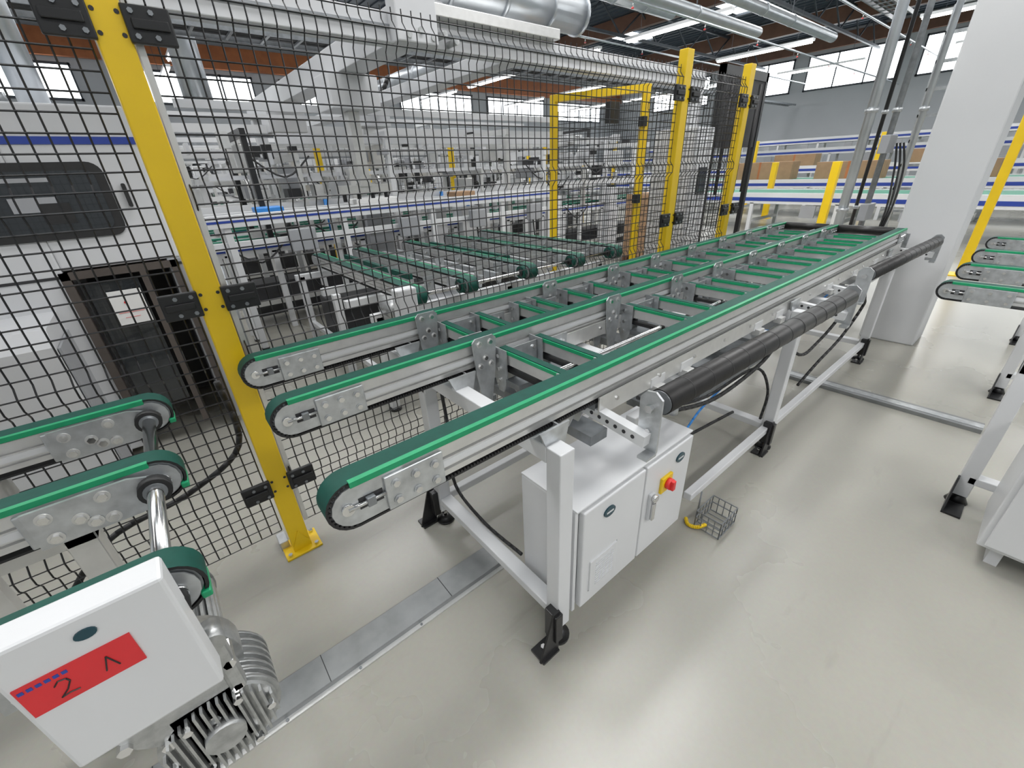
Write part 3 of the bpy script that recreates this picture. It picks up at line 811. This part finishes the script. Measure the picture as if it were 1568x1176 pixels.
# ================================================================ RIGHT SIDE
b=B('concrete_column');b.bx(5.12,5.52,.45,.86,0,ZT-.06,'concrete_white',.012);b.done()
b=B('conduit_pipes')
for x,y,r,m in((6.5,1.65,.050,'duct'),(6.75,1.48,.03,'zinc_dark'),(7.0,1.30,.03,'duct'),(6.9,1.62,.02,'black_paint')):
    b.cyl((x,y,0),(x,y,ZT-.3),r,m,14)
    for z in(1,2,3,4,5,6):b.cyl((x,y,z),(x,y,z+.04),r+.012,'galvanised',14)
for dy in(0,.25):b.bx(7.2,7.24,1.1+dy,1.13+dy,0,ZT-.3,'galvanised')
for i in range(28):b.bx(7.2,7.23,1.1,1.38,.2+i*.25,.23+i*.25,'galvanised')
for z in(.5,.9,1.6):b.bx(6.55,6.85,1.42,1.5,z,z+.18,'machine_grey',.005)
for i in range(3):b.tube([(6.8,1.4-.03*i,1.7),(6.85,1.35-.04*i,1.4),(6.8,1.3-.02*i,.9),(6.85,1.4,.2)],.010,'rubber',6)
b.cyl((6.5,1.65,.12),(6.5,1.65,.3),.09,'red',14)
b.done()
rc=empty('transfer_conveyor.001')
b=B('transfer_lanes')
for x in(3.62,4.30,5.0,5.8):
    b.M=Matrix.Translation((x,.32,0))@Matrix.Rotation(-math.pi/2,4,'Z')
    belt(b,0,2.9,0,zt=.90,w=.075,h=.11,pl=.2)
    b.M=Matrix.Identity(4)
b.done(rc)
b=B('transfer_frame')
for x in(2.76,4.44,5.9):
    for y in(-.15,-1.5):
        b.bx(x-.03,x+.03,y-.03,y+.03,.05,.78,W,.004);b.cyl((x,y,0),(x,y,.05),.045,'black_paint',18,r2=.02)
        b.prism([(x-.16,0),(x-.02,0),(x-.03,.16),(x-.06,.16)],'Y',y+.027,y+.035,'black_paint');b.bx(x-.16,x-.03,y-.035,y+.035,0,.010,'black_paint')
    b.bx(x-.03,x+.03,-1.53,-.12,.72,.78,W,.004);b.bx(x-.03,x+.03,-1.5,-.15,.13,.17,W,.004)
for y in(-.15,-1.5):b.bx(2.76,5.9,y-.03,y+.03,.72,.78,W,.004)
b.bx(2.76,5.9,-1.52,-1.48,.13,.17,W,.004)
b.done(rc)
b=B('electrical_cabinet.001')
b.bx(2.30,2.68,-.72,-.24,.10,.60,W,.006);b.bx(2.285,2.30,-.70,-.26,.12,.58,W,.004)
for i in range(8):b.bx(2.281,2.287,-.50,-.36,.2+i*.014,.206+i*.014,'machine_grey')
b.bx(2.35,2.65,-.70,-.66,0,.10,W);b.bx(2.35,2.65,-.33,-.29,0,.10,W)
b.done()
def farconv(name,x,y0,y1,z,w=.7):
    b=B(name)
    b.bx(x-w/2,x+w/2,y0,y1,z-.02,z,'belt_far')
    for s in(-1,1):
        xx=x+s*w/2;b.bx(xx-.04,xx+.04,y0,y1,z-.22,z+.02,W);b.bx(xx-.045,xx-.04,y0,y1,z-.16,z-.08,'blue')
    y=y0+.3
    while y<y1:
        for s in(-1,1):b.bx(x+s*w/2-.04,x+s*w/2+.04,y-.04,y+.04,0,z-.2,W)
        b.bx(x-w/2,x+w/2,y-.03,y+.03,.2,.26,W)
        b.bx(x-w/2-.05,x-w/2,y+.4,y+.7,z-.5,z-.24,'machine_grey')
        y+=1.8
    b.done()
farconv('long_conveyor',12.6,-8,6.6,.85,1.6)
farconv('long_conveyor.001',16.2,-8,12,1.0,1.6)
farconv('long_conveyor.002',20,-8,18,1.3,1.4)
farconv('long_conveyor.003',23,-8,18,1.9,1.0)
farconv('long_conveyor.004',27,-8,18,2.4,1.0)
def carton(name,x,y,z,dx,dy,dz):
    b=B(name);b.bx(x-dx/2,x+dx/2,y-dy/2,y+dy/2,z+.002,z+dz,'cardboard',.008)
    b.bx(x-dx/2-.001,x+dx/2+.001,y-.03,y+.03,z+.01,z+dz+.001,'orange_wood');b.done()
carton('cardboard_box',16.2,6.6,1.0,.6,1.9,.5)
carton('cardboard_box.001',16.2,4.2,1.0,.6,1.6,.45)
carton('cardboard_box.002',16.2,1.8,1.0,.5,1.2,.4)
carton('cardboard_box.003',20,7.0,1.3,.6,1.4,.4)
carton('cardboard_box.004',20,3.0,1.3,.6,1.4,.4)
b=B('pallet_of_boxes')
b.bx(6.6,7.2,4.3,4.85,.12,1.15,'cardboard',.01)
for y in(4.3,4.5,4.75):b.bx(6.6,7.2,y,y+.1,0,.1,'brown_wood')
b.bx(6.6,7.2,4.3,4.85,.1,.12,'brown_wood')
b.done()
k=0
for x,y,h in((11.0,3.1,1.5),(11.4,-.6,1.4),(14.5,5.6,1.5),(18.6,8.0,2.2),(18.6,4.2,2.2),(8.8,.60,2.5)):
    b=B('yellow_bollard' if k==0 else 'yellow_bollard.%03d'%k);k+=1
    ww=.05 if h==2.5 else .07
    b.bx(x-ww,x+ww,y-ww,y+ww,0,h,'yellow',.01);b.bx(x-.14,x+.14,y-.14,y+.14,0,.015,'yellow')
    for s in(-1,1):b.cyl((x+s*.11,y,.015),(x+s*.11,y,.035),.015,'steel',6)
    b.done()

# ================================================================ LIGHTS
def area(name,loc,sx,sy,e,col=(1,.995,.985)):
    l=bpy.data.lights.new(name,'AREA');l.shape='RECTANGLE';l.size=sx;l.size_y=sy;l.energy=e;l.color=col
    o=bpy.data.objects.new(name,l);o.location=loc;bpy.context.collection.objects.link(o)
for i,(x,y) in enumerate(((-2.5,-4),(-2.5,4),(3,-4),(3,1.5),(3,7),(9,-4),(9,2),(9,8),(16,-2),(16,6),(16,14),(24,2),(24,12),(3,14),(9,16),(-3,12))):
    area('ceiling_lamp_%d'%i,(x,y,6.1),3.8,1.2,155)
w=bpy.data.worlds.new('world');scene.world=w;w.use_nodes=True
w.node_tree.nodes['Background'].inputs[0].default_value=(.8,.9,1,1);w.node_tree.nodes['Background'].inputs[1].default_value=.3
